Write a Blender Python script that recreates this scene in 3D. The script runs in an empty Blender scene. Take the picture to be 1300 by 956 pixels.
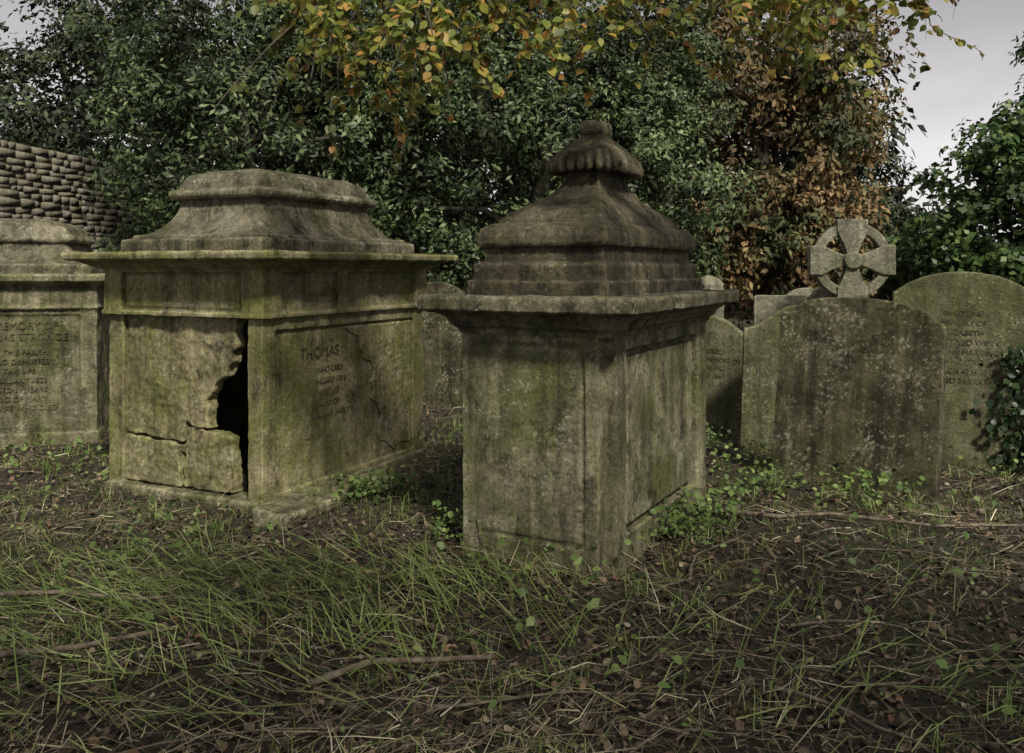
import bpy, math, random
import numpy as np
from mathutils import Vector, Matrix
random.seed(4); rng=np.random.default_rng(7)
scene=bpy.context.scene
D=bpy.data
H=1.45

# ---------------------------------------------------------------- helpers
def link(o,parent=None):
    scene.collection.objects.link(o)
    if parent: o.parent=parent
    return o
def npmesh(name,V,F,mat,parent=None,smooth=False):
    V=np.asarray(V,dtype=np.float32); F=np.asarray(F,dtype=np.int32)
    me=D.meshes.new(name); k=F.shape[1]
    me.vertices.add(len(V)); me.vertices.foreach_set('co',V.ravel())
    me.loops.add(F.size); me.loops.foreach_set('vertex_index',F.ravel())
    me.polygons.add(len(F)); me.polygons.foreach_set('loop_start',np.arange(0,F.size,k,dtype=np.int32))
    me.polygons.foreach_set('loop_total',np.full(len(F),k,dtype=np.int32))
    if smooth: me.polygons.foreach_set('use_smooth',np.ones(len(F),dtype=bool))
    me.update(calc_edges=True); me.validate()
    me.materials.append(mat)
    o=D.objects.new(name,me); return link(o,parent)
def norm(v): return v/np.maximum(np.linalg.norm(v,axis=-1,keepdims=True),1e-9)
def frames(axis,nrm):
    y=norm(axis); x=norm(np.cross(y,nrm)); z=np.cross(x,y)
    return np.stack([x,y,z],axis=-1)
def scatter(tv,tf,pos,R,S):
    tv=np.asarray(tv,float); tf=np.asarray(tf)
    N=len(pos); S=np.asarray(S,float)
    if S.ndim==1: S=np.repeat(S[:,None],3,1)
    L=tv[None]*S[:,None,:]
    V=np.einsum('nij,nkj->nki',R,L)+pos[:,None,:]
    F=tf[None]+(np.arange(N)*len(tv))[:,None,None]
    return V.reshape(-1,3),F.reshape(-1,tf.shape[1])
def rdir(n):
    return norm(rng.normal(size=(n,3)))
LEAF_V=[(0,0,0),(.5,.45,.12),(0,1,0),(-.5,.45,.12)]; LEAF_F=[(0,1,2,3)]
BL_V=[(0,0,0),(.36,.25,.07),(.40,.58,.08),(0,1,-.05),(-.40,.58,.08),(-.36,.25,.07),(0,.5,-.02)]
BL_F=[(0,1,2,6),(6,2,3,4),(0,6,4,5)]
GR_V=[(-.5,0,0),(.5,0,0),(.42,.5,.08),(-.42,.5,.08),(.05,1,-.12),(-.05,1,-.12)]; GR_F=[(0,1,2,3),(3,2,4,5)]
def tube(pts,rads,sides=6):
    pts=[Vector(p) for p in pts]; V=[];F=[]
    for i,p in enumerate(pts):
        t=(pts[min(i+1,len(pts)-1)]-pts[max(i-1,0)]).normalized()
        r=Vector((0,0,1)) if abs(t.z)<.9 else Vector((1,0,0))
        a=t.cross(r).normalized(); b=t.cross(a)
        for k in range(sides):
            an=2*math.pi*k/sides
            V.append(p+(a*math.cos(an)+b*math.sin(an))*rads[i])
        if i:
            for k in range(sides):
                F.append(((i-1)*sides+k,(i-1)*sides+(k+1)%sides,i*sides+(k+1)%sides,i*sides+k))
    return [tuple(v) for v in V],F
class Acc:
    def __init__(s): s.V=[];s.F=[];s.n=0
    def add(s,V,F):
        V=np.asarray(V,float);F=np.asarray(F)
        s.V.append(V);s.F.append(F+s.n);s.n+=len(V)
    def obj(s,name,mat,parent=None,smooth=False):
        return npmesh(name,np.concatenate(s.V),np.concatenate(s.F),mat,parent,smooth)
def gh(x,y):
    x=np.asarray(x,float);y=np.asarray(y,float)
    h=.018*np.sin(x*1.7+y*.9)+.014*np.sin(x*3.1-y*2.3+1)+.010*np.sin(y*4.7+x*1.1+2)+.006*np.sin(x*7.3+y*5.9)
    return h-.02
# ---------------------------------------------------------------- materials
def nodes(name):
    m=D.materials.new(name); m.use_nodes=True; nt=m.node_tree; nt.nodes.clear()
    return m,nt,nt.nodes,nt.links
def N(ns,t,**k):
    n=ns.new(t)
    for a,b in k.items():
        if a in n.inputs.keys(): n.inputs[a].default_value=b
        else: setattr(n,a,b)
    return n
def ramp(ns,stops,interp='LINEAR'):
    r=ns.new('ShaderNodeValToRGB'); r.color_ramp.interpolation=interp
    e=r.color_ramp.elements
    while len(e)<len(stops): e.new(.5)
    for i,(p,c) in enumerate(stops):
        e[i].position=p; e[i].color=(c,c,c,1) if not hasattr(c,'__len__') else (*c,1)
    return r
def mixc(ns,ls,fac,a,b,mode='MIX'):
    m=ns.new('ShaderNodeMix'); m.data_type='RGBA'; m.blend_type=mode
    for sock,val in ((0,fac),(6,a),(7,b)):
        if hasattr(val,'is_linked') or hasattr(val,'links'): ls.new(val,m.inputs[sock])
        elif hasattr(val,'__len__'): m.inputs[sock].default_value=(*val,1)
        else: m.inputs[sock].default_value=val
    return m.outputs[2]
def stone(name,base,light,dark,moss,darkamt=.5,lich=.5,mossamt=.5,seed=0,bump=.8,tex=1.0,wear_highlight=.5):
    m,nt,ns,ls=nodes(name)
    tc=ns.new('ShaderNodeTexCoord')
    mp=ns.new('ShaderNodeMapping'); ls.new(tc.outputs['Object'],mp.inputs[0]); mp.inputs['Location'].default_value=(seed*3.1,seed*1.7,seed*2.3)
    mp.inputs['Scale'].default_value=(tex,tex,tex)
    def noise(sc,det=5,rough=.65,dist=0,src=None):
        n=N(ns,'ShaderNodeTexNoise'); n.inputs['Scale'].default_value=sc;n.inputs['Detail'].default_value=det;n.inputs['Roughness'].default_value=rough;n.inputs['Distortion'].default_value=dist
        ls.new(src or mp.outputs[0],n.inputs['Vector']); return n.outputs['Fac']
    n1=noise(3.2,6,.76,.4); r1=ramp(ns,[(.38,0.),(.62,1.)]); ls.new(n1,r1.inputs[0])
    c=mixc(ns,ls,r1.outputs[0],base,light)
    n2=noise(2.0,5,.7,.8); r2=ramp(ns,[(.62-.3*mossamt,0.),(.78-.25*mossamt,1.)]); ls.new(n2,r2.inputs[0])
    mm=N(ns,'ShaderNodeMath',operation='MULTIPLY'); ls.new(r2.outputs[0],mm.inputs[0]); mm.inputs[1].default_value=.85
    c=mixc(ns,ls,mm.outputs[0],c,moss)
    mp2=ns.new('ShaderNodeMapping'); ls.new(tc.outputs['Object'],mp2.inputs[0]); mp2.inputs['Scale'].default_value=(10,10,.9)
    n3=noise(1.,5,.7,.3,mp2.outputs[0]); r3=ramp(ns,[(.42,0.),(.64,1.)]); ls.new(n3,r3.inputs[0])
    m3=N(ns,'ShaderNodeMath',operation='MULTIPLY'); ls.new(r3.outputs[0],m3.inputs[0]); m3.inputs[1].default_value=min(1,darkamt*1.2)
    c=mixc(ns,ls,m3.outputs[0],c,dark)
    n4=noise(5.5,7,.8,.2); r4=ramp(ns,[(.62-.22*darkamt,0.),(.72-.16*darkamt,1.)]); ls.new(n4,r4.inputs[0])
    m4=N(ns,'ShaderNodeMath',operation='MULTIPLY'); ls.new(r4.outputs[0],m4.inputs[0]); m4.inputs[1].default_value=.8
    c=mixc(ns,ls,m4.outputs[0],c,dark)
    vo=N(ns,'ShaderNodeTexVoronoi'); vo.inputs['Scale'].default_value=30
    nd=noise(24,3,.7); ad=N(ns,'ShaderNodeVectorMath',operation='MULTIPLY_ADD'); ls.new(nd,ad.inputs[0]); ad.inputs[1].default_value=(.12,.12,.12); ls.new(mp.outputs[0],ad.inputs[2])
    ls.new(ad.outputs[0],vo.inputs['Vector'])
    md=N(ns,'ShaderNodeMath',operation='MULTIPLY_ADD'); ls.new(n1,md.inputs[0]); md.inputs[1].default_value=-2.0; ls.new(vo.outputs['Distance'],md.inputs[2])
    rv=ramp(ns,[(0,1.),(1,0.)]); rv.color_ramp.elements[0].position=.02; rv.color_ramp.elements[1].position=.14
    sh=N(ns,'ShaderNodeMath',operation='ADD'); ls.new(md.outputs[0],sh.inputs[0]); sh.inputs[1].default_value=1.02-.16*lich
    ls.new(sh.outputs[0],rv.inputs[0])
    m6=N(ns,'ShaderNodeMath',operation='MULTIPLY'); ls.new(rv.outputs[0],m6.inputs[0]); m6.inputs[1].default_value=.5
    c=mixc(ns,ls,m6.outputs[0],c,(.42,.41,.32))
    n7=noise(55,4,.8); r7=ramp(ns,[(.3,.5),(.7,1.4)]); ls.new(n7,r7.inputs[0])
    c=mixc(ns,ls,1.,c,r7.outputs[0],'MULTIPLY')
    if wear_highlight>0:
        g=ns.new('ShaderNodeNewGeometry'); rp=ramp(ns,[(.44,1-.75*wear_highlight),(.50,1.),(.56,1+.9*wear_highlight)]); ls.new(g.outputs['Pointiness'],rp.inputs[0])  # edge highlights painted into the colour, along with wear and crevice dirt
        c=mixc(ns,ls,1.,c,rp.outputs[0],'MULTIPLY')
    p=N(ns,'ShaderNodeBsdfPrincipled'); p.inputs['Roughness'].default_value=.92; p.inputs['Specular IOR Level'].default_value=.2
    ls.new(c,p.inputs['Base Color'])
    b1=ns.new('ShaderNodeBump'); b1.inputs['Strength'].default_value=bump; b1.inputs['Distance'].default_value=.035
    nb=noise(20,6,.86); ls.new(nb,b1.inputs['Height'])
    ls.new(b1.outputs[0],p.inputs['Normal'])
    o=ns.new('ShaderNodeOutputMaterial'); ls.new(p.outputs[0],o.inputs[0]); return m
def leafmat(name,stops,rough=.5,trans=.3,nscale=.6,dark=.5,spec=.35,stops2=None,n2s=.5):
    m,nt,ns,ls=nodes(name)
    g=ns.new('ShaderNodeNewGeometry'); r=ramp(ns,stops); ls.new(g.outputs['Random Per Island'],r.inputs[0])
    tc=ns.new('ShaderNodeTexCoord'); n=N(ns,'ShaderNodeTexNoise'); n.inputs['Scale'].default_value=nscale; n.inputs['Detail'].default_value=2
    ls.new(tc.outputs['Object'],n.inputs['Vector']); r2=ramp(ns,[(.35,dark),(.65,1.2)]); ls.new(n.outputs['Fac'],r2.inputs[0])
    col=r.outputs[0]
    if stops2:
        rb=ramp(ns,stops2); ls.new(g.outputs['Random Per Island'],rb.inputs[0])
        nb=N(ns,'ShaderNodeTexNoise'); nb.inputs['Scale'].default_value=n2s; nb.inputs['Detail'].default_value=4
        ls.new(tc.outputs['Object'],nb.inputs['Vector']); rr=ramp(ns,[(.48,0.),(.56,1.)]); ls.new(nb.outputs['Fac'],rr.inputs[0])
        col=mixc(ns,ls,rr.outputs[0],col,rb.outputs[0])
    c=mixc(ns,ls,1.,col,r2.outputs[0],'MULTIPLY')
    p=ns.new('ShaderNodeBsdfPrincipled'); p.inputs['Roughness'].default_value=rough; p.inputs['Specular IOR Level'].default_value=spec
    ls.new(c,p.inputs['Base Color'])
    sh=p.outputs[0]
    if trans>0:
        t=ns.new('ShaderNodeBsdfTranslucent'); ls.new(c,t.inputs[0])
        x=ns.new('ShaderNodeMixShader'); x.inputs[0].default_value=trans; ls.new(p.outputs[0],x.inputs[1]); ls.new(t.outputs[0],x.inputs[2]); sh=x.outputs[0]
    o=ns.new('ShaderNodeOutputMaterial'); ls.new(sh,o.inputs[0]); return m
def barkmat(name,c1,c2):
    m,nt,ns,ls=nodes(name)
    tc=ns.new('ShaderNodeTexCoord'); mp=ns.new('ShaderNodeMapping'); mp.inputs['Scale'].default_value=(8,8,2); ls.new(tc.outputs['Object'],mp.inputs[0])
    n=N(ns,'ShaderNodeTexNoise'); n.inputs['Scale'].default_value=3; n.inputs['Detail'].default_value=6; ls.new(mp.outputs[0],n.inputs[0])
    r=ramp(ns,[(.35,c1),(.7,c2)]); ls.new(n.outputs['Fac'],r.inputs[0])
    p=ns.new('ShaderNodeBsdfPrincipled'); p.inputs['Roughness'].default_value=.9; ls.new(r.outputs[0],p.inputs['Base Color'])
    b=ns.new('ShaderNodeBump'); b.inputs['Distance'].default_value=.02; ls.new(n.outputs['Fac'],b.inputs['Height']); ls.new(b.outputs[0],p.inputs['Normal'])
    o=ns.new('ShaderNodeOutputMaterial'); ls.new(p.outputs[0],o.inputs[0]); return m

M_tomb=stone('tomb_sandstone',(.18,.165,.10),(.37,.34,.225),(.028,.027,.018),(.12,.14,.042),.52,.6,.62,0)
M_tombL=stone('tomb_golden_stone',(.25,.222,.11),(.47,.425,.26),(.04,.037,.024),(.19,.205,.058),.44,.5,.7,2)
M_cap=stone('weathered_cap_stone',(.10,.088,.056),(.20,.178,.12),(.018,.017,.012),(.078,.082,.032),.60,.2,.45,3,.9,wear_highlight=.8)
M_capL=stone('lid_stone',(.15,.137,.09),(.32,.295,.205),(.026,.024,.018),(.11,.115,.042),.56,.5,.5,4,.9,wear_highlight=.8)
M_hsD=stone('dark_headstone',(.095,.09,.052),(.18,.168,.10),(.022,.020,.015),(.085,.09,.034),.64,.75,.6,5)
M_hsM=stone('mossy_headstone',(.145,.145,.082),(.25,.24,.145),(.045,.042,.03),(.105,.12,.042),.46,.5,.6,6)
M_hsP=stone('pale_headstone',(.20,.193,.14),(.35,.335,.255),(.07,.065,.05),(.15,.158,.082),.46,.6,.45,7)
M_wall=stone('drystone',(.22,.20,.15),(.36,.335,.265),(.08,.073,.058),(.17,.175,.10),.35,.3,.4,8,wear_highlight=0)
def plain(name,c,r=.95):
    m,nt,ns,ls=nodes(name)
    n=N(ns,'ShaderNodeTexNoise'); n.inputs['Scale'].default_value=20
    rr=ramp(ns,[(.3,tuple(x*.7 for x in c)),(.7,c)]); ls.new(n.outputs['Fac'],rr.inputs[0])
    p=ns.new('ShaderNodeBsdfPrincipled'); p.inputs['Roughness'].default_value=r; ls.new(rr.outputs[0],p.inputs['Base Color'])
    o=ns.new('ShaderNodeOutputMaterial'); ls.new(p.outputs[0],o.inputs[0]); return m
M_text=stone('letter_grime',(.12,.11,.065),(.22,.20,.125),(.045,.04,.03),(.12,.13,.045),.4,.2,.5,2,wear_highlight=0)
M_textM=stone('letter_moss',(.085,.082,.05),(.13,.12,.08),(.045,.04,.03),(.075,.085,.032),.4,.2,.5,2,wear_highlight=0)
M_bark=barkmat('bark',(.03,.026,.02),(.11,.095,.07))

# ---------------------------------------------------------------- solid parts
BOXF=[(0,3,2,1),(4,5,6,7),(0,1,5,4),(1,2,6,5),(2,3,7,6),(3,0,4,7)]
class Solid:
    def __init__(s): s.V=[];s.F=[]
    def add(s,V,F):
        k=len(s.V); s.V+= [tuple(v) for v in V]; s.F+=[tuple(i+k for i in f) for f in F]
    def box(s,x0,x1,y0,y1,z0,z1):
        s.add([(x0,y0,z0),(x1,y0,z0),(x1,y1,z0),(x0,y1,z0),(x0,y0,z1),(x1,y0,z1),(x1,y1,z1),(x0,y1,z1)],BOXF)
    def loft(s,cx,cy,prof,rf=0.0,seg=6):
        rings=[]
        for (z,A,B) in prof:
            r=max(min(A,B)*rf,0.0005); pts=[]
            for (sx,sy,a0) in ((1,1,0),(-1,1,90),(-1,-1,180),(1,-1,270)):
                for k in range(seg+1):
                    an=math.radians(a0+90*k/seg)
                    pts.append((cx+sx*(A-r)+r*math.cos(an),cy+sy*(B-r)+r*math.sin(an),z))
            rings.append(pts)
        n=len(rings[0]);V=[p for r in rings for p in r];F=[]
        for i in range(len(rings)-1):
            for k in range(n):
                F.append((i*n+k,i*n+(k+1)%n,(i+1)*n+(k+1)%n,(i+1)*n+k))
        F.append(tuple(range(n-1,-1,-1))); F.append(tuple((len(rings)-1)*n+k for k in range(n)))
        s.add(V,F)
    def poly_xz(s,pts,y0,y1):
        n=len(pts); V=[(x,y0,z) for x,z in pts]+[(x,y1,z) for x,z in pts]
        F=[tuple(range(n)),tuple(range(2*n-1,n-1,-1))]+[(k,k+n,(k+1)%n+n,(k+1)%n) for k in range(n)]
        s.add(V,F)
    def obj(s,name,mat,loc,rotz,voxel=.011,amp=.012,parent=None,smooth_it=1,size=.12,rot=None,fine=.003,remesh=True):
        me=D.meshes.new(name); me.from_pydata(s.V,[],s.F); me.update()
        import bmesh
        bm=bmesh.new(); bm.from_mesh(me); bmesh.ops.recalc_face_normals(bm,faces=bm.faces); bm.to_mesh(me); bm.free()
        me.materials.append(mat)
        o=D.objects.new(name,me); link(o,parent); o.location=loc; o.rotation_euler=rot or (0,0,rotz)
        if remesh:
            r=o.modifiers.new('r','REMESH'); r.mode='VOXEL'; r.voxel_size=voxel; r.use_smooth_shade=True
            if smooth_it:
                sm=o.modifiers.new('s','SMOOTH'); sm.factor=.5; sm.iterations=smooth_it
        else:
            for p in me.polygons: p.use_smooth=len(p.vertices)==4
        for sz,am,bs in ((size,amp,2),(.035,fine,2)):
            t=D.textures.new(name+'t','CLOUDS'); t.noise_scale=sz; t.noise_depth=bs
            d=o.modifiers.new('d','DISPLACE'); d.texture=t; d.strength=am*2; d.mid_level=.5; d.texture_coords='LOCAL'
        return o
def empty(name,loc=(0,0,0),rz=0):
    o=D.objects.new(name,None); link(o); o.location=loc; o.rotation_euler=(0,0,rz); return o
def text(body,size,parent,loc,rot,ext=.003,mat=M_text,sp=1.0):
    c=D.curves.new('inscription','FONT'); c.body=body; c.size=size; c.align_x='CENTER'; c.align_y='TOP'; c.extrude=ext; c.space_line=sp
    c.materials.append(mat); o=D.objects.new('inscription',c); link(o,parent); o.location=loc; o.rotation_euler=rot; return o

# ---------------------------------------------------------------- central pedestal tomb
A_=math.radians(-28.7)
tomb=empty('pedestal_tomb',(.468,4.12,-.02),A_)
W,L=.83,1.6
s=Solid()
s.box(-W+.03,-.06,.06,L-.06,-.1,1.2)
s.box(-W,-W+.06,0,.2,-.1,1.16); s.box(-.13,-.062,0,.08,-.1,1.16)
s.box(-W+.05,-.10,.004,.1,-.1,.10); s.box(-W+.05,-.10,.004,.1,1.10,1.16)
s.box(-W+.05,-.10,.014,.1,-.1,1.16)
s.box(-W+.085,-.155,.005,.1,.13,1.07)
s.box(-.1,0,.075,.21,-.1,1.16); s.box(-.1,0,L-.18,L,-.1,1.16)
s.box(-.1,-.014,.20,L-.17,-.1,.13); s.box(-.1,-.014,.20,L-.17,1.06,1.16)
s.box(-.1,-.022,.275,L-.225,.17,1.02)
s.box(-W,-W+.1,0,L,-.1,1.16); s.box(-W,0,L-.1,L,-.1,1.16)
s.obj('pedestal_body',M_tomb,(0,0,0),0,parent=tomb,voxel=.008,amp=.005,smooth_it=1)
s=Solid(); cx,cy=-W/2,L/2; a,b=W/2,L/2
s.loft(cx,cy,[(1.13,a+.005,b+.005),(1.165,a+.02,b+.02),(1.175,a+.045,b+.045),(1.20,a+.06,b+.06),(1.235,a+.10,b+.10),(1.25,a+.15,b+.15),(1.258,a+.17,b+.17),(1.318,a+.172,b+.172),(1.33,a+.16,b+.16)])
s.obj('cornice',M_capL,(0,0,0),0,parent=tomb,amp=.011,voxel=.008)
s=Solid()
for y0,y1 in ((.02,.66),(.678,L-.02)): s.box(-W+.02,-.02,y0,y1,1.31,1.405)
for y0,y1 in ((.042,.98),(.998,L-.042)): s.box(-W+.042,-.042,y0,y1,1.405,1.49)
s.box(-W+.06,-.06,.06,L-.06,1.3,1.5)
s.loft(cx,cy,[(1.48,.335,.705),(1.575,.335,.705),(1.58,.36,.73),(1.60,.368,.738),(1.64,.366,.735),(1.675,.352,.712),(1.70,.325,.665),(1.705,.303,.63),(1.735,.292,.605),(1.77,.268,.55),(1.80,.235,.485),(1.84,.188,.38),(1.88,.150,.30),(1.93,.120,.24),(1.98,.103,.20),(2.03,.094,.178),(2.12,.09,.17)],rf=.03)
s.obj('ogee_cap',M_cap,(0,0,0),0,parent=tomb,amp=.007,voxel=.008,fine=.003)
V=[];F=[];n=448;E=.5
prof=[(2.06,.08,.15,0,E),(2.045,.12,.19,.2,E),(2.025,.165,.245,.6,E),(2.02,.20,.29,1,E),(2.035,.218,.312,1,E),(2.065,.218,.31,1,E),(2.10,.205,.292,1,E),(2.135,.180,.258,1,E),(2.165,.148,.21,.9,E),(2.19,.116,.16,.7,E),(2.21,.086,.118,.3,.4),(2.222,.068,.096,0,.3),(2.235,.064,.09,0,.25),(2.245,.070,.10,0,.25),(2.30,.066,.096,0,.25),(2.315,.052,.082,0,.25)]
for (z,aa,bb,rp,e) in prof:
    tt=np.linspace(0,2*math.pi,4001)
    px=aa*np.sign(np.cos(tt))*np.abs(np.cos(tt))**e; py=bb*np.sign(np.sin(tt))*np.abs(np.sin(tt))**e
    al=np.concatenate([[0],np.cumsum(np.hypot(np.diff(px),np.diff(py)))]); q=np.linspace(0,al[-1],n+1)[:-1]
    qx=np.interp(q,al,px); qy=np.interp(q,al,py)
    for k in range(n):
        rib=abs(math.sin(math.pi*k*32/n))**.7
        rr=1+rp*.13*(rib-.8)
        V.append((cx+qx[k]*rr,cy+qy[k]*rr,z-rp*.02*rib))
m_=len(prof)
for i in range(m_-1):
    for k in range(n): F.append((i*n+k,i*n+(k+1)%n,(i+1)*n+(k+1)%n,(i+1)*n+k))
F.append(tuple(range(n-1,-1,-1)));F.append(tuple((m_-1)*n+k for k in range(n)))
s=Solid(); s.add(V,F)
s.obj('gadrooned_finial',M_cap,(0,0,0),0,parent=tomb,remesh=False,amp=.005,fine=.002)

# ---------------------------------------------------------------- chest tomb (broken)
B_=math.radians(-25.8)
ch=empty('broken_chest_tomb',(-1.483,5.145,-.02),B_)
W,L=1.3,1.8
s=Solid()
s.box(-W,-W+.13,0,.13,-.1,1.2); s.box(-.115,-.0,0,.115,-.1,1.2)
s.box(-.11,-.018,.10,L-.1,-.1,1.2)
s.box(-.1,0,L-.14,L,-.1,1.2)
s.box(-.1,.004,.11,L-.14,1.09,1.2); s.box(-.1,.012,.11,L-.14,-.1,.10)
s.box(-W,0,L-.11,L,-.1,1.2); s.box(-W,-W+.11,0,L,-.1,1.2)
s.obj('chest_body',M_tombL,(0,0,0),0,parent=ch,voxel=.010,amp=.007)
s=Solid()
def zy_patch(pts,x0,x1):
    n=len(pts); V=[(x0,y,z) for y,z in pts]+[(x1,y,z) for y,z in pts]
    F=[tuple(range(n-1,-1,-1)),tuple(range(n,2*n))]+[(k,(k+1)%n,(k+1)%n+n,k+n) for k in range(n)]
    s.add(V,F)
zy_patch([(.82,1.07),(.90,1.02),(.98,1.0),(.99,.92),(1.05,.83),(1.13,.80),(1.17,.74),(1.12,.66),(1.15,.6),(1.12,.55),(1.21,.48),(1.25,.4),(1.20,.30),(1.24,.22),(1.33,.2),(1.4,.14),(1.52,.17),(1.64,.14),(1.64,1.07)],-.05,-.006)
s.obj('flaking_face',M_tombL,(0,0,0),0,parent=ch,voxel=.008,amp=.012,fine=.007)
s=Solid()
s.poly_xz([(-W+.135,.40),(-.95,.385),(-.68,.37),(-.66,.50),(-.56,.475),(-.455,.47),(-.475,.53),(-.46,.60),(-.48,.65),(-.43,.70),(-.40,.76),(-.31,.80),(-.30,.86),(-.265,.90),(-.275,.95),(-.225,.99),(-.24,1.08),(-.225,1.19),(-W+.135,1.19)],.03,.11)
s.obj('front_panel',M_tombL,(0,0,0),0,parent=ch,voxel=.009,amp=.024,size=.2,fine=.008)
s=Solid()
s.poly_xz([(-W+.13,.09),(-.69,.09),(-.70,.22),(-.685,.355),(-.94,.37),(-W+.13,.385)],.022,.11)
s.poly_xz([(-.665,.09),(-.27,.09),(-.265,.24),(-.275,.43),(-.43,.452),(-.645,.475),(-.665,.35),(-.675,.2)],.035,.12)
s.obj('broken_panel',M_tombL,(0,0,0),0,parent=ch,voxel=.009,amp=.018,fine=.008)
s=Solid(); s.box(-W-.02,.03,-.04,.16,-.1,.075); s.box(-.1,.045,0,L,-.1,.07)
s.obj('plinth',M_tomb,(0,0,0),0,parent=ch,amp=.02)
s=Solid(); s.box(0,.24,-.16,1.05,-.12,.085)
s.obj('fallen_kerb',M_tomb,(.05,0,0),0,parent=ch,amp=.02,rot=(math.radians(-2),math.radians(6),math.radians(4)))
s=Solid(); cx,cy=-W/2,L/2; a,b=W/2,L/2
s.loft(cx,cy,[(1.165,a+.004,b+.004),(1.168,a+.034,b+.034),(1.192,a+.034,b+.034),(1.20,a+.0,b+.0),(1.44,a+.0,b+.0),(1.445,a+.03,b+.03),(1.46,a+.035,b+.035),(1.48,a+.075,b+.075),(1.505,a+.12,b+.12),(1.515,a+.18,b+.18),(1.525,a+.20,b+.20),(1.56,a+.205,b+.205),(1.57,a+.19,b+.19)])
for x0,x1 in ((-W-.02,-W+.14),(-.14,.02)):
    s.box(x0,x1,-.03,.1,1.195,1.445)
for y0,y1 in ((-.02,.14),(L-.14,L+.02),(L*.42-.05,L*.42+.05)):
    s.box(-.1,.03,y0,y1,1.195,1.445)
s.box(-W+.17,-.17,-.010,.05,1.225,1.415)
s.obj('entablature',M_tombL,(0,0,0),0,parent=ch,voxel=.008,amp=.009,smooth_it=1)
s=Solid()
for y0,y1 in ((.04,.52),(.538,1.18),(1.198,L-.04)):
    s.box(-W+.05,-.655,y0,y1,1.56,1.655); s.box(-.638,-.05,y0,y1,1.56,1.655)
s.box(-W+.075,-.075,.065,L-.065,1.55,1.66)
s.loft(cx,cy,[(1.65,.565,.82),(1.68,.56,.815),(1.69,.50,.75),(1.73,.45,.69),(1.78,.405,.64),(1.84,.375,.605),(1.90,.36,.585),(1.925,.36,.585),(1.93,.40,.625),(1.95,.418,.642),(1.975,.418,.642),(1.99,.395,.62),(1.995,.365,.595),(2.05,.355,.58),(2.09,.32,.55),(2.12,.25,.48),(2.135,.15,.39),(2.14,.05,.3)],rf=.10)
s.obj('lid',M_capL,(0,0,0),0,parent=ch,amp=.010,voxel=.009)
RX=(math.radians(90),0,math.radians(90))
text('THOMAS',.098,ch,(-.014,.56,.97),RX,.003)
text('WHO DIED\nJANUARY 1816\nAGED 57\nALSO OF\nANN HIS WIFE',.055,ch,(-.016,.66,.83),RX,.003,sp=1.35)

# ---------------------------------------------------------------- left chest tomb
C_=math.radians(13)
lt=empty('chest_tomb',(-3.50,7.3,-.02),C_)
W,L=1.55,1.25; a,b=W/2,L/2; cx,cy=-a,b
s=Solid()
s.box(-W+.02,-.02,.03,L-.03,-.1,1.15)
s.box(-W,-W+.13,0,.2,-.1,1.15); s.box(-.13,0,0,.2,-.1,1.15)
s.box(-W+.1,-.1,.012,.1,1.08,1.15); s.box(-W-.01,.02,-.02,.2,-.1,.10)
s.box(-.1,0,L-.15,L,-.1,1.15)
s.loft(cx,cy,[(1.12,a,b),(1.13,a+.02,b+.02),(1.15,a+.02,b+.02),(1.16,a,b),(1.31,a,b),(1.32,a+.03,b+.03),(1.35,a+.07,b+.07),(1.36,a+.09,b+.09),(1.41,a+.095,b+.095),(1.42,a+.08,b+.08)])
s.obj('chest_body',M_tomb,(0,0,0),0,parent=lt,amp=.008,voxel=.011)
s=Solid()
s.loft(cx,cy,[(1.41,a-.06,b-.06),(1.5,a-.06,b-.06),(1.51,a-.12,b-.10),(1.56,a-.19,b-.15),(1.62,a-.25,b-.19),(1.68,a-.28,b-.21),(1.69,a-.24,b-.18),(1.72,a-.23,b-.17),(1.75,a-.25,b-.19),(1.76,a-.28,b-.21),(1.82,a-.31,b-.25),(1.87,a-.4,b-.34),(1.90,a-.55,b-.46)],rf=.1)
s.obj('lid',M_capL,(0,0,0),0,parent=lt,amp=.012,voxel=.011)
text('IN MEMORY OF\nTHOMAS STRONGE',.085,lt,(-.60,.022,1.03),(math.radians(90),0,0),.003,sp=1.1)
text('OF THIS PARISH\nWHO DEPARTED\nTHIS LIFE\nFEBRUARY 1823\nAGED 61 YEARS\nALSO OF MARY\nHIS WIFE WHO DIED',.062,lt,(-.60,.022,.80),(math.radians(90),0,0),.003,sp=1.25)

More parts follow.
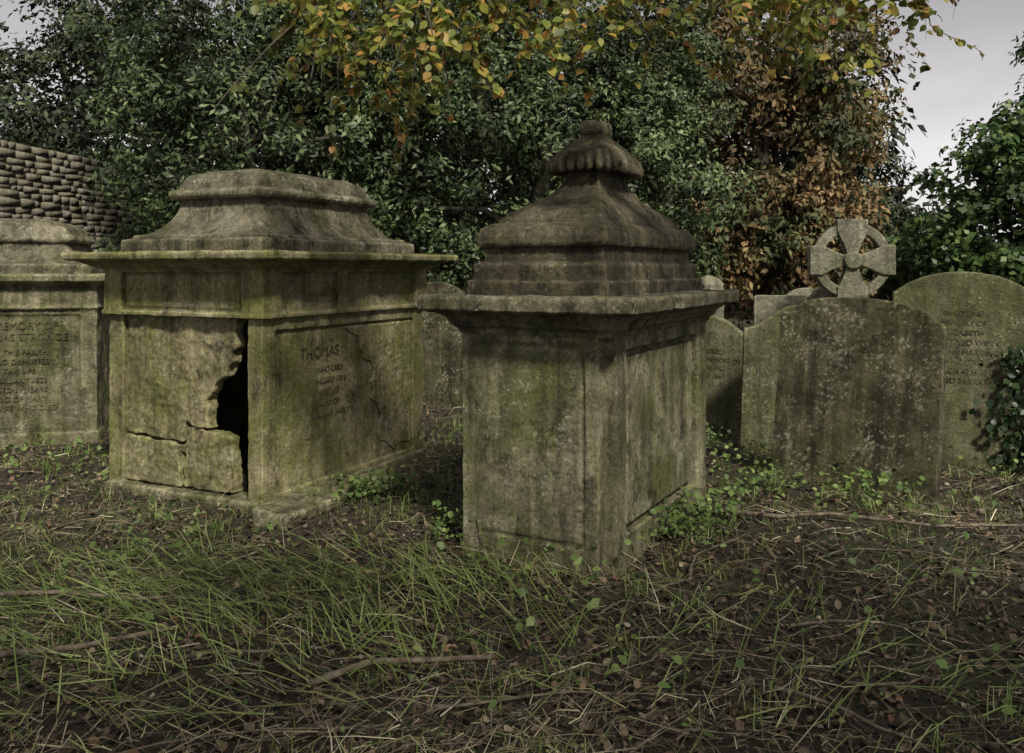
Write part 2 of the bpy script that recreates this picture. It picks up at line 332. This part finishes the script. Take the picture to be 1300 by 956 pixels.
# ---------------------------------------------------------------- headstones
def headstone(name,mat,x0,y0,x1,y1,h,kind,th=.1,lean=(0,0),txt=None,tsize=.06):
    w=math.hypot(x1-x0,y1-y0); an=math.atan2(y1-y0,x1-x0)
    hw=w/2; pts=[(-hw,-.2),(hw,-.2)]
    if kind=='shoulder':
        sh=h-.15
        pts+=[(hw,sh),(hw-.02,sh+.02),(hw-.07,sh+.025)]
        R=[(math.radians(t)) for t in range(0,181,10)]
        pts+=[((hw-.09)*math.cos(t),sh+.03+.12*math.sin(t)**.8) for t in R]
        pts+=[(-hw+.07,sh+.025),(-hw+.02,sh+.02),(-hw,sh)]
    elif kind=='segment':
        sh=h-.17
        for k in range(0,21):
            t=1-2*k/20; pts.append((hw*t,sh+.17*(1-abs(t)**2.4)))
    elif kind=='ogee':
        sh=h-.2
        for k in range(0,21):
            t=1-2*k/20; pts.append((hw*t,sh+.1*(1+math.cos(math.pi*t))))
    else:
        pts+=[(hw,h-.03),(hw-.03,h),(-hw+.03,h),(-hw,h-.03)]
    s=Solid(); s.poly_xz(pts,0,th)
    e=empty(name,((x0+x1)/2,(y0+y1)/2,0),0); e.rotation_euler=(lean[0],lean[1],an)
    s.obj('slab',mat,(0,0,0),0,parent=e,amp=.007,voxel=.010,smooth_it=2)
    if txt: text(txt,tsize,e,(0,-.002,h-.28),(math.radians(90),0,0),.002,sp=1.3,mat=M_textM)
    return e
rad=math.radians
headstone('headstone',M_hsD,1.80,6.02,2.64,5.40,1.255,'shoulder',.11,(rad(-3),rad(2.5)))
headstone('headstone',M_hsM,2.86,6.55,3.78,6.25,1.42,'segment',.11,(rad(-1),rad(1)),'IN LOVING\nMEMORY OF\nELIZABETH\nTHE BELOVED WIFE OF\nWILLIAM HARDING\nWHO DIED\nMARCH 4TH 1872\nAGED 51 YEARS',.055)
headstone('headstone',M_hsM,1.84,7.0,2.62,6.85,1.15,'ogee',.1,(0,rad(2)))
headstone('headstone',M_hsM,1.36,7.9,2.10,7.45,1.02,'ogee',.09,(rad(-2),rad(3)),'SACRED\nTO THE MEMORY OF\nJOHN HILL\nDIED 1841',.055)
headstone('headstone',M_hsP,2.82,10.1,3.45,10.0,1.13,'flat',.1,(0,0))
headstone('headstone',M_hsP,3.32,9.6,3.75,9.6,1.24,'segment',.1,(0,rad(-2)))
headstone('headstone',M_hsD,-1.15,9.2,-.45,9.0,1.30,'segment',.1,(0,rad(-1)))
headstone('headstone',M_hsP,4.05,13.,4.75,13.,1.15,'segment',.1,(0,rad(2)))
s=Solid(); s.loft(0,0,[(-.1,.2,.2),(.12,.2,.2),(.14,.14,.14),(1.0,.13,.13),(1.02,.17,.17),(1.08,.18,.18),(1.10,.12,.12),(1.16,.13,.13),(1.22,.09,.09),(1.26,.03,.03)],rf=.2)
s.obj('pillar_monument',M_hsP,(2.32,10.2,.1),.3,amp=.008)
s=Solid(); s.box(-.45,.45,-.9,.9,-.1,.14); s.obj('ledger_slab',M_hsP,(-.55,10.6,0),rad(10),amp=.02,voxel=.015)
# celtic cross
s=Solid(); R0,R1=.40,.305; n=64
V=[];F=[]
for k in range(n):
    t=2*math.pi*k/n
    for r,y in ((R0,.02),(R0,.15),(R1,.15),(R1,.02)): V.append((r*math.cos(t),y,1.53+r*math.sin(t)))
for k in range(n):
    for j in range(4): F.append((k*4+j,k*4+(j+1)%4,((k+1)%n)*4+(j+1)%4,((k+1)%n)*4+j))
s.add(V,F)
for q in range(4):
    an=q*math.pi/2; c,si=math.cos(an),math.sin(an)
    pr=[(0,.055),(.10,.06),(.2,.10),(.30,.15),(.43,.155),(.43,-.155),(.30,-.15),(.2,-.10),(.10,-.06),(0,-.055)]
    P=[(r*c-t*si,1.53+r*si+t*c) for r,t in pr][::-1]
    s.poly_xz(P,0,.17)
s.poly_xz([(.09*math.cos(t),1.53+.09*math.sin(t)) for t in np.linspace(0,2*math.pi,20,endpoint=False)],-.04,.1)
s.poly_xz([(-.22,-.1),(.22,-.1),(.15,1.25),(-.15,1.25)],.0,.17)
s.box(-.38,.38,-.15,.32,-.1,.3)
s.obj('celtic_cross',M_hsP,(3.58,9.1,0),rad(-8),amp=.008,voxel=.010)

# ---------------------------------------------------------------- ground
def gm():
    m,nt,ns,ls=nodes('leaf_litter_soil')
    tc=ns.new('ShaderNodeTexCoord')
    n1=N(ns,'ShaderNodeTexNoise'); n1.inputs['Scale'].default_value=14; n1.inputs['Detail'].default_value=8; n1.inputs['Roughness'].default_value=.8; ls.new(tc.outputs['Object'],n1.inputs[0])
    r1=ramp(ns,[(.35,(.012,.009,.006)),(.55,(.045,.032,.02)),(.75,(.09,.07,.045))]); ls.new(n1.outputs['Fac'],r1.inputs[0])
    n2=N(ns,'ShaderNodeTexNoise'); n2.inputs['Scale'].default_value=.7; n2.inputs['Detail'].default_value=5; ls.new(tc.outputs['Object'],n2.inputs[0])
    r2=ramp(ns,[(.48,0.),(.62,.7)]); ls.new(n2.outputs['Fac'],r2.inputs[0])
    c=mixc(ns,ls,r2.outputs[0],r1.outputs[0],(.045,.06,.018))
    p=ns.new('ShaderNodeBsdfPrincipled'); p.inputs['Roughness'].default_value=.95; ls.new(c,p.inputs['Base Color'])
    b=ns.new('ShaderNodeBump'); b.inputs['Distance'].default_value=.04; ls.new(n1.outputs['Fac'],b.inputs['Height']); ls.new(b.outputs[0],p.inputs['Normal'])
    o=ns.new('ShaderNodeOutputMaterial'); ls.new(p.outputs[0],o.inputs[0]); return m
M_ground=gm()
n=241; t=np.linspace(-1,1,n); ax=np.sign(t)*(12*np.abs(t)+600*np.abs(t)**6)
X,Y=np.meshgrid(ax,ax+6,indexing='ij'); Z=gh(X,Y)*np.exp(-((X/60)**2+(Y/60)**2))
V=np.stack([X,Y,Z],-1).reshape(-1,3)
I=np.arange(n*n).reshape(n,n); F=np.stack([I[:-1,:-1],I[1:,:-1],I[1:,1:],I[:-1,1:]],-1).reshape(-1,4)
npmesh('ground',V,F,M_ground,smooth=True)

def wedge(n,y0=1.6,y1=13,pw=1.6,ex=.72):
    u=rng.random(n); y=y0+(y1-y0)*u**pw
    x=(rng.random(n)*2-1)*(y*ex+.9); return x,y
def vn(x,y,s,seed):
    return (np.sin(x*s+seed)+np.sin(y*s*1.13+seed*2.1)+np.sin((x+y)*s*.71+seed*.7)+np.sin((x-y*1.3)*s*1.57+seed*1.9))/4
M_litter=leafmat('dead_leaves',[(0,(.025,.017,.012)),(.4,(.065,.043,.028)),(.7,(.12,.082,.052)),(.88,(.19,.14,.09)),(.95,(.17,.08,.045)),(1,(.42,.36,.26))],.6,0,2.,.5,.4)
M_straw=leafmat('dead_stalks',[(0,(.075,.06,.036)),(.4,(.19,.155,.095)),(.8,(.38,.335,.21)),(1,(.60,.55,.40))],.6,0,1.5,.45,.3)
M_grass=leafmat('grass_blades',[(0,(.085,.13,.033)),(.5,(.17,.235,.06)),(.85,(.29,.355,.12)),(1,(.40,.42,.20))],.5,.25,1.2,.6)
M_weed=leafmat('weed_leaves',[(0,(.065,.115,.028)),(.6,(.13,.20,.052)),(1,(.24,.31,.11))],.45,.25,2.,.7)
n=66000; x,y=wedge(n); z=gh(x,y)+rng.random(n)*.025
nr=norm(rng.normal(size=(n,3))*.6+np.array([0,0,1])); ax_=norm(np.cross(nr,rdir(n)))
s_=.012+.032*rng.random(n)**2; S=np.stack([s_*(.7+.5*rng.random(n)),s_,s_*3*rng.random(n)],-1)
V,F=scatter(BL_V,BL_F,np.stack([x,y,z],-1),frames(ax_,nr),S); npmesh('leaf_litter',V,F,M_litter)
n=56000; x,y=wedge(n); k=rng.random(n)<np.clip(.55+.6*vn(x,y,2.3,7.),.14,1); x,y=x[k],y[k]; n=len(x); z=gh(x,y)+.010+rng.random(n)*.05
ang=rng.normal(size=n)*.8+.3+1.4*vn(x,y,.9,3); d=np.stack([np.cos(ang),np.sin(ang),rng.normal(size=n)*.22],-1)
d[:,:2]*=np.where(rng.random(n)<.5,-1,1)[:,None]
nr=norm(np.array([0,0,1])+rng.normal(size=(n,3))*.4)
Ls=.04+.28*rng.random(n)**1.9; S=np.stack([.0020+.0036*rng.random(n)**2,Ls,Ls*rng.normal(size=n)*1.5],-1)
V,F=scatter(GR_V,GR_F,np.stack([x,y,z],-1),frames(norm(d),nr),S); npmesh('dead_grass_stalks',V,F,M_straw)
def gmask(x,y):
    g=.10+.55*vn(x,y,2.1,1.3)+.45*vn(x,y,5.3,4.)
    def bl(cx,cy,rx,ry,a): return a*np.exp(-(((x-cx)/rx)**2+((y-cy)/ry)**2))
    g+=bl(-4.2,6.0,1.6,1.3,.7)+bl(-.35,6.8,.7,2.0,.9)+bl(1.8,5.9,.8,1.0,.95)+bl(-1.1,3.9,.9,.4,.25)+bl(-2.3,3.6,1.,.5,.25)
    g+=bl(-1.9,4.75,1.0,.25,.6)+bl(0,4.35,.5,.15,.6)+bl(1.1,4.6,.3,.3,.6)
    g-=bl(1.9,3.6,1.6,1.2,.25)
    g+=np.clip((y-7)*.15,0,.5)
    return np.clip(g,.05,1)
acc=Acc()
nt_=7600; tx,ty=wedge(nt_,1.6,14,1.4); k=rng.random(nt_)<gmask(tx,ty); tx,ty=tx[k],ty[k]; nt_=len(tx)
per=14; hs=np.repeat(.45+rng.random(nt_)**2*1.6,per)
x=np.repeat(tx,per)+rng.normal(size=nt_*per)*.03; y=np.repeat(ty,per)+rng.normal(size=nt_*per)*.03; n=len(x); z=gh(x,y)
up=.4+1.1*rng.random(n); ang=rng.random(n)*6.28
d=norm(np.stack([np.cos(ang),np.sin(ang),up],-1)); nr=norm(np.stack([-np.cos(ang)*up,-np.sin(ang)*up,np.ones(n)],-1)+rng.normal(size=(n,3))*.3)
Ls=(.035+.08*rng.random(n))*hs; S=np.stack([.0025+.0025*rng.random(n),Ls,Ls*(1+rng.random(n)*3)],-1)
acc.add(*scatter(GR_V,GR_F,np.stack([x,y,z],-1),frames(d,nr),S))
for (cx_,cy_,sx,sy,n,a0) in ((-1.5,3.85,.75,.25,620,2.7),(-.9,3.5,.4,.3,260,2.4),(-2.6,3.3,.6,.4,260,3.),(-.2,3.7,.3,.3,160,2.),(.9,3.3,.9,.4,180,.4),(-1.4,2.8,.8,.3,240,2.9),(1.6,2.9,.6,.3,90,.8)):
    x=cx_+rng.normal(size=n)*sx; y=cy_+rng.normal(size=n)*sy; z=gh(x,y)+.03+.05*rng.random(n)
    ang=rng.normal(size=n)*.45+a0+vn(x,y,1.3,1); d=norm(np.stack([np.cos(ang),np.sin(ang),.15+.2*rng.normal(size=n)],-1)); nr=norm(np.array([0,0,1])+rng.normal(size=(n,3))*.4)
    Ls=.16+.26*rng.random(n); S=np.stack([.0035+.0025*rng.random(n),Ls,Ls*(.4+rng.random(n)*1.8)],-1)
    acc.add(*scatter(GR_V,GR_F,np.stack([x,y,z],-1),frames(d,nr),S))
acc.obj('grass',M_grass)
acc=Acc()
spots=[(.95,4.75,.20,220),(1.15,5.0,.2,180),(-.95,5.55,.16,200),(-.75,5.75,.15,130),(1.55,5.6,.25,130),(2.2,5.35,.3,160),(-.25,4.65,.2,120),(-1.6,4.2,.4,60),(.4,3.2,.5,50),(2.0,4.2,.8,80),(-3.4,6.2,.8,200),(-.2,7.,.7,260),(1.9,6.3,.5,200),(2.3,2.9,.5,60),(1.45,6.9,.3,200),(-2.2,3.2,.8,60),(3.4,5.6,.5,120),(-1.8,4.75,.5,60),(.3,4.1,.3,50)]
for sx,sy,sr,c in spots:
    x=sx+rng.normal(size=c)*sr*.6; y=sy+rng.normal(size=c)*sr*.6; z=gh(x,y)+.02+rng.random(c)*min(.18,sr*.8)
    nr=norm(np.array([0,-.3,1])+rng.normal(size=(c,3))*.5); ax_=norm(np.cross(nr,rdir(c)))
    s_=.018+.032*rng.random(c); acc.add(*scatter(BL_V,BL_F,np.stack([x,y,z],-1),frames(ax_,nr),np.stack([s_*.9,s_,s_],-1)))
n=1500; x,y=wedge(n,2,10,1.3); z=gh(x,y)+.015+.03*rng.random(n)
nr=norm(np.array([0,-.2,1])+rng.normal(size=(n,3))*.4); ax_=norm(np.cross(nr,rdir(n))); s_=.010+.018*rng.random(n)
acc.add(*scatter(BL_V,BL_F,np.stack([x,y,z],-1),frames(ax_,nr),np.stack([s_,s_,s_],-1)))
acc.obj('weeds',M_weed)
acc=Acc()
for i in range(520):
    x,y=wedge(1,1.8,9,1.3); x=x[0];y=y[0]; an_=random.gauss(.2,.9); l=random.uniform(.1,.5); r=random.uniform(.002,.005)
    if i<36: l=random.uniform(.5,1.2); r=random.uniform(.005,.010)
    pts=[]
    for k in range(8):
        pts.append((x,y,float(gh(x,y))+r+.02+.02*random.random())); an_+=random.gauss(0,.28); x+=math.cos(an_)*l/7; y+=math.sin(an_)*l/7
    acc.add(*tube(pts,[r*(1-.1*k) for k in range(8)],5))
for pts in ([(-2.5,3.75,.04),(-2.2,3.72,.05),(-1.95,3.74,.05),(-1.6,3.66,.05),(-1.35,3.7,.05)],[(-2.2,3.0,.03),(-1.9,3.12,.05),(-1.6,3.2,.05),(-1.3,3.38,.05)],[(-.7,2.95,.03),(-.5,3.08,.05),(-.3,3.07,.06),(-.05,3.12,.05)],[(1.2,5.,.05),(1.5,4.88,.05),(1.8,4.9,.06),(2.3,4.7,.05),(2.9,4.75,.04)]):
    acc.add(*tube(pts,[.014,.013,.011,.009,.005][:len(pts)],6))
acc.obj('fallen_twigs',barkmat('twig_bark',(.06,.045,.03),(.22,.18,.13)))

# ---------------------------------------------------------------- drystone wall
p0=np.array([-8.15,9.]);p1=np.array([-4.6,38.]); dv=(p1-p0); Lw=np.linalg.norm(dv); dv/=Lw; nv=np.array([dv[1],-dv[0]])
z=0;pos=[];S=[]
bv=np.array([(-.5,-.5,-.5),(.5,-.5,-.5),(.5,.5,-.5),(-.5,.5,-.5),(-.49,-.49,.5),(.49,-.49,.5),(.49,.49,.5),(-.49,.49,.5)])
while z<3.30:
    hh=random.uniform(.05,.12); t_=0
    while t_<Lw:
        w=random.uniform(.12,.5); off=random.gauss(0,.006)
        c=p0+dv*(t_+w/2)+nv*off; hj=random.uniform(-.008,.006)
        pos.append((c[0],c[1],z+hh/2)); S.append((.4,w-.004,hh-.003+hj))
        t_+=w
    z+=hh
pos=np.array(pos);S=np.array(S);n=len(pos)
yv=np.tile([dv[0],dv[1],0],(n,1))+rng.normal(size=(n,3))*.012
R=frames(yv,np.tile([0,0,1.],(n,1))+rng.normal(size=(n,3))*.01)
wl=empty('drystone_wall')
V,F=scatter(bv,BOXF,pos,R,S); V+=rng.normal(size=V.shape)*.004; npmesh('stones',V,F,M_wall,wl)
q=[(p0-nv*.185),(p1-nv*.185),(p1+nv*.185),(p0+nv*.185)]
s=Solid(); s.add([(v[0],v[1],0) for v in q]+[(v[0],v[1],3.22) for v in q],BOXF)
me=D.meshes.new('core'); me.from_pydata(s.V,[],s.F); me.materials.append(plain('wall_core',(.10,.09,.07))); link(D.objects.new('core',me),wl)

# ---------------------------------------------------------------- trees
def tree(name,base,lobes,mat,nclump,per,cr,ls,lw=.4,trunk_r=.16,seed=1,droop=0.,branches=10,tmpl=(LEAF_V,LEAF_F)):
    r_=random.Random(seed); e=empty(name)
    lob=np.array(lobes); vol=(lob[:,3]*lob[:,4]*lob[:,5])**.67; vol/=vol.sum()
    idx=rng.choice(len(lob),nclump,p=vol); dd=rdir(nclump); rad_=.45+.6*rng.random(nclump)**.6
    C=lob[idx,:3]+dd*lob[idx,3:6]*rad_[:,None]
    C[:,2]=np.maximum(C[:,2],.25)
    cr_=cr*(.5+.8*rng.random(nclump))
    P=np.repeat(C,per,0); n=len(P); o=rdir(n)*(rng.random(n)**.4)[:,None]*np.repeat(cr_,per)[:,None]; o[:,2]*=.65
    P=P+o; out=norm(o+np.repeat(dd,per,0)*.4*cr)
    nr=norm(out+np.array([0,-.1,.6])+rng.normal(size=(n,3))*.55)
    ax_=norm(np.cross(nr,rdir(n))+np.array([0,0,-droop])); s_=ls*(.6+.7*rng.random(n))
    k=P[:,2]>.05; P,nr,ax_,s_=P[k],nr[k],ax_[k],s_[k]
    V,F=scatter(tmpl[0],tmpl[1],P,frames(ax_,nr),np.stack([s_*lw,s_,s_*.6],-1)); npmesh('foliage',V,F,mat,e)
    a=Acc(); b=Vector((base[0],base[1],-.1)); top=Vector(tuple(lob[:,:3].mean(0)+np.array([0,0,lob[:,5].mean()*.4])))
    pts=[b.lerp(top,k/6)+Vector((r_.gauss(0,.08),r_.gauss(0,.08),0))*(k>0) for k in range(7)]
    a.add(*tube(pts,[trunk_r*(1.25 if k==0 else 1-k*.12) for k in range(7)],9))
    for i in range(branches):
        q=pts[r_.randint(1,5)]; tgt=Vector(tuple(C[r_.randrange(nclump)])); mid=q.lerp(tgt,.5)+Vector((r_.gauss(0,.15),r_.gauss(0,.15),.25))
        a.add(*tube([q,q.lerp(mid,.6),mid,mid.lerp(tgt,.6),tgt],[trunk_r*.42,trunk_r*.33,trunk_r*.24,trunk_r*.15,.012],6))
    a.obj('trunk_and_limbs',M_bark,e,True); return e
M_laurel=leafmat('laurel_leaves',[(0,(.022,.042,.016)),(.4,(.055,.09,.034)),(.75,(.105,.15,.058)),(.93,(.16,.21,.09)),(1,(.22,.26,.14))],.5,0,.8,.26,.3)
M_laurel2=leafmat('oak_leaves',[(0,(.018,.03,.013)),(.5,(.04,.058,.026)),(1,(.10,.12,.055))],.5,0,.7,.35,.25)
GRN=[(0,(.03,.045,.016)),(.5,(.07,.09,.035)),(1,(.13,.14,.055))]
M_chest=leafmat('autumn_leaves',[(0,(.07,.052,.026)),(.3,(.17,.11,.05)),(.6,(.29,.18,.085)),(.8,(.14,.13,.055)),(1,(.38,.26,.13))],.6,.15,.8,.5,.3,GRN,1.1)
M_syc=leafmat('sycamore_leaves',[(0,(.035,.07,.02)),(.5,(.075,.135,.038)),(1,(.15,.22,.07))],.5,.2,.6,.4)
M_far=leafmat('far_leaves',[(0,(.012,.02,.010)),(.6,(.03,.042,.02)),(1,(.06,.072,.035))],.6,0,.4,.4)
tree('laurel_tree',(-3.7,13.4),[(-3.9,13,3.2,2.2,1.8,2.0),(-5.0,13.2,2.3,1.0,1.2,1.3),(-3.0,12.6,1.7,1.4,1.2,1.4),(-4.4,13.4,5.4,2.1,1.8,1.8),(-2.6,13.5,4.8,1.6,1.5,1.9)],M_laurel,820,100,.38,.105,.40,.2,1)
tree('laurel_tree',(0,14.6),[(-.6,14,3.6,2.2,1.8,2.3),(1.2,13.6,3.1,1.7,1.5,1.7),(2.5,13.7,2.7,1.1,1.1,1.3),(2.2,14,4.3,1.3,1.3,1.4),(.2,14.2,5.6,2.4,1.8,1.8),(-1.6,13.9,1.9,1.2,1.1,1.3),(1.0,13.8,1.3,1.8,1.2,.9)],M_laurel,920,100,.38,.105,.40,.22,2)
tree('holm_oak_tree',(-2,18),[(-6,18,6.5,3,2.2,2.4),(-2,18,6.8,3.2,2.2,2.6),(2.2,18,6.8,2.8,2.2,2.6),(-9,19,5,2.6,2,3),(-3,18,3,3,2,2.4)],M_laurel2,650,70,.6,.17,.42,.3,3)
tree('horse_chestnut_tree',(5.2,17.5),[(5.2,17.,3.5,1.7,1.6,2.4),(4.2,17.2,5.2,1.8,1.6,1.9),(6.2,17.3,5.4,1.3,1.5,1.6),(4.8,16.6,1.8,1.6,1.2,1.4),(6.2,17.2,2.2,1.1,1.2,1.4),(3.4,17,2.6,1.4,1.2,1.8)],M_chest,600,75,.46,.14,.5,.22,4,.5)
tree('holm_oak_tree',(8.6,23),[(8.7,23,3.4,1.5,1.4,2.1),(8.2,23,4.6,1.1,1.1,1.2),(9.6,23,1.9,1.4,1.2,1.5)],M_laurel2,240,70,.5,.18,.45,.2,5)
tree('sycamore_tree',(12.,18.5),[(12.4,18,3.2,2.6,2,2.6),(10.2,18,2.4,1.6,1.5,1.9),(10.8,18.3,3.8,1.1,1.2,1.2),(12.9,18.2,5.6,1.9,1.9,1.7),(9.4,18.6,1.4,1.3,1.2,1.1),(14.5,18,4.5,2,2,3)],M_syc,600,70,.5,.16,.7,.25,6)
lob=[]
for i in range(26):
    x=-26+i*1.45; lob.append((x,29+random.uniform(-2,2),random.uniform(3.5,5.5),2.4,2.,random.uniform(4.,5.2)))
for i in range(14):
    lob.append((11+i*2.2,36+random.uniform(-2,2),1.8,2.,2,random.uniform(1.7,2.6)))
tree('distant_trees',(-8,30),lob,M_far,1500,38,1.0,.38,.6,.3,7,branches=4)

# ---------------------------------------------------------------- overhanging beech
beech=empty('overhanging_beech_tree')
M_beech=leafmat('beech_leaves',[(0,(.10,.14,.03)),(.45,(.22,.25,.055)),(.72,(.36,.33,.07)),(.88,(.44,.29,.08)),(1,(.46,.22,.07))],.45,.45,1.1,.5)
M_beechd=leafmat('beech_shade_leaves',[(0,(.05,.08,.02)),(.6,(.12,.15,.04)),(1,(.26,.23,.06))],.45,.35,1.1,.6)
limb=Acc(); lv=Acc(); lv2=Acc()
trunk=[(5.2,-2.2,-.1),(5.1,-2.1,1.2),(4.9,-2.0,2.6),(4.6,-1.6,3.8),(4.1,-1.2,5.2),(3.6,-1,6.8)]
limb.add(*tube(trunk,[.36,.27,.24,.2,.15,.08],12))
main=[]
def wob(pts,k=14,a=.06):
    P=[Vector(p) for p in pts]; out=[]
    for i in range(k+1):
        t=i/k*(len(P)-1); j=min(int(t),len(P)-2); q=P[j].lerp(P[j+1],t-j); out.append(q+Vector((random.gauss(0,a),random.gauss(0,a),random.gauss(0,a*.6)))*(0<i<k))
    return out
for pts,r,aw in (([(4.6,-1.6,3.8),(3.4,1.5,3.7),(2.4,4.,3.25),(1.4,5.0,3.05)],.06,.05),([(4.1,-1.2,4.6),(1.8,1.6,4.2),(.4,3.9,3.2),(-.9,4.6,2.95)],.07,.05),([(3.9,-1.,5.4),(0,0,5.),(-3,1.5,4.3),(-4.,3.5,3.9)],.08,.05)):
    w=wob(pts,14,aw); limb.add(*tube(w,[r*(1-.88*i/14)+.002 for i in range(15)],7)); main+=w[5:]
def spray(anchor,L=.5,twigs=3,acc_=lv,size=.05,dense=1.):
    A=Vector(anchor); st=min(main,key=lambda q:(q-A).length)
    top=A+Vector((random.uniform(-.1,.25),random.uniform(-.1,.15),random.uniform(.18,.35)))
    w=wob([st,st.lerp(top,.55)+Vector((0,0,.06)),top],6,.015); limb.add(*tube(w,[.006,.0055,.005,.0045,.004,.0035,.003],5))
    for j in range(twigs):
        dr=Vector((random.uniform(-1,1),random.uniform(-.8,.8),random.uniform(-.75,.0))).normalized()
        l=L*random.uniform(.6,1.1); p=Vector(w[random.choice([4,5,6])]); pts=[]
        for k in range(6):
            pts.append(p.copy()); dr=(dr+Vector((random.gauss(0,.15),random.gauss(0,.15),-.06))).normalized(); p=p+dr*l/5
        limb.add(*tube(pts,[.0026-.0004*k for k in range(6)],4))
        n=int(26*dense*l/.5)
        pn=norm(np.array([random.gauss(0,.35),random.gauss(-.3,.35),1.]))
        t=rng.random(n)*4.99; i=t.astype(int); fr=(t-i)[:,None]; PP=np.array([tuple(q) for q in pts])
        P=PP[i]*(1-fr)+PP[i+1]*fr; tg=norm(PP[i+1]-PP[i]); side=norm(np.cross(tg,pn))*np.where(rng.random(n)<.5,1,-1)[:,None]
        ax_=norm(tg*.6+side+rng.normal(size=(n,3))*.3+np.array([0,0,-.35])); nr=norm(pn+rng.normal(size=(n,3))*.6+np.array([0,-.4,0]))
        s_=size*(.7+.6*rng.random(n)); acc_.add(*scatter(BL_V,BL_F,P,frames(ax_,nr),np.stack([s_*.85,s_,s_],-1)))
an=[(-.76,4,2.36),(-1.05,4.2,2.48),(-.95,4.0,2.30),(-.7,4.0,2.2),(-.5,3.9,2.34),(-.4,4.,2.24),(-.18,4.1,2.52),(-.04,4,2.38),(.25,4,2.28),(.33,4.2,2.45),(.55,4,2.54),(.8,4.1,2.58),(1.09,4,2.42),(1.2,4,2.32),(1.27,4.2,2.5),(1.45,4,2.42),(1.64,4.3,2.54),(1.82,4.3,2.5),(2.05,4.4,2.62)]
for p in an:
    for r in range(4): spray((p[0]+random.gauss(0,.13),p[1]+random.gauss(0,.3),p[2]+random.gauss(0,.07)),.40,3)
for i in range(70):
    x=random.uniform(-1.2,2.2); y=random.uniform(4.0,5.4); spray((x,y,1.45+.31*y*random.uniform(.90,1.12)+.06),.45,3,lv2 if i%2 else lv)
for i in range(8): spray((-.95+random.gauss(0,.3),4.1,2.0+random.gauss(0,.06)),.25,1,lv,.045,.7)
lv.obj('leaves',M_beech,beech)
n=8000; P=np.stack([rng.uniform(-2.8,8,n),rng.uniform(-6.5,-.7,n),rng.uniform(4.3,6.6,n)],-1)  # unseen overhead crown, added and bounded to shade the foreground
k=vn(P[:,0],P[:,1],1.9,.4)+rng.normal(size=n)*.12>-.06; P=P[k]; n=len(P)
nr=norm(np.array([0,0,1])+rng.normal(size=(n,3))*.5); ax_=norm(np.cross(nr,rdir(n))); s_=.18*(.7+.6*rng.random(n))
lv2.add(*scatter(BL_V,BL_F,P,frames(ax_,nr),np.stack([s_,s_,s_],-1)))
lv2.obj('shade_leaves',M_beechd,beech)
limb.obj('trunk_and_limbs',M_bark,beech,True)
acc=Acc(); n=420; x=3.68+rng.normal(size=n)*.10; z=.05+rng.random(n)**1.3*.85; y=6.22+.02-rng.random(n)*.06-(x-3.7)*.3
nr=norm(np.array([-.3,-1,.4])+rng.normal(size=(n,3))*.35); ax_=norm(np.array([0,0,-1])+rng.normal(size=(n,3))*.5); s_=.03+.035*rng.random(n)
acc.add(*scatter(BL_V,BL_F,np.stack([x,y,z],-1),frames(ax_,nr),np.stack([s_,s_,s_],-1)))
for i in range(4):
    acc.add(*tube(wob([(3.7+random.gauss(0,.04),6.2,0),(3.72,6.19,.4),(3.7+random.gauss(0,.1),6.19,.85)],8,.02),[.006]*9,4))
acc.obj('ivy',leafmat('ivy_leaves',[(0,(.012,.03,.01)),(.7,(.03,.06,.018)),(1,(.07,.11,.04))],.35,.1))

# ---------------------------------------------------------------- sky, sun, camera
sd=Vector((.25,-.62,.70)).normalized(); el=math.asin(sd.z); az=math.atan2(sd.x,sd.y)
w=D.worlds.new('World'); scene.world=w; w.use_nodes=True; nt=w.node_tree; ns=nt.nodes; ls=nt.links; ns.clear()
sky=ns.new('ShaderNodeTexSky'); sky.sky_type='NISHITA'; sky.sun_disc=False; sky.sun_elevation=el; sky.sun_rotation=az
tc=ns.new('ShaderNodeTexCoord'); mp=ns.new('ShaderNodeMapping'); mp.inputs['Scale'].default_value=(1,1,2.5); ls.new(tc.outputs['Generated'],mp.inputs[0])
nn=ns.new('ShaderNodeTexNoise'); nn.inputs['Scale'].default_value=2.2; nn.inputs['Detail'].default_value=6; ls.new(mp.outputs[0],nn.inputs[0])
cr=ramp(ns,[(.35,.78),(.65,1.12)]); ls.new(nn.outputs['Fac'],cr.inputs[0])
sx=ns.new('ShaderNodeSeparateXYZ'); ls.new(tc.outputs['Generated'],sx.inputs[0])
gr=ramp(ns,[(0.,(9.6,9.3,9.2)),(.13,(8.6,8.3,8.3)),(.30,(4.6,4.45,4.5)),(1.,(3.4,3.35,3.4))]); ls.new(sx.outputs['Z'],gr.inputs[0])
cc=mixc(ns,ls,1.,gr.outputs[0],cr.outputs[0],'MULTIPLY')
c=mixc(ns,ls,.94,sky.outputs[0],cc)
bg=ns.new('ShaderNodeBackground'); bg.inputs[1].default_value=.1; ls.new(c,bg.inputs[0])
o=ns.new('ShaderNodeOutputWorld'); ls.new(bg.outputs[0],o.inputs[0])
sl=D.lights.new('sun','SUN'); sl.energy=4.8; sl.angle=rad(7); sl.color=(1,.94,.80)
so=D.objects.new('sun',sl); link(so); so.rotation_euler=(-sd).to_track_quat('-Z','Y').to_euler()
cam=D.cameras.new('camera'); co=D.objects.new('camera',cam); link(co); co.location=(0,0,H); co.rotation_euler=(rad(90),0,0)
cam.sensor_width=36; cam.lens=36*1100/1300; cam.shift_y=-138/1300; cam.clip_end=2000; cam.clip_start=.05
scene.camera=co
scene.view_settings.view_transform='Standard'
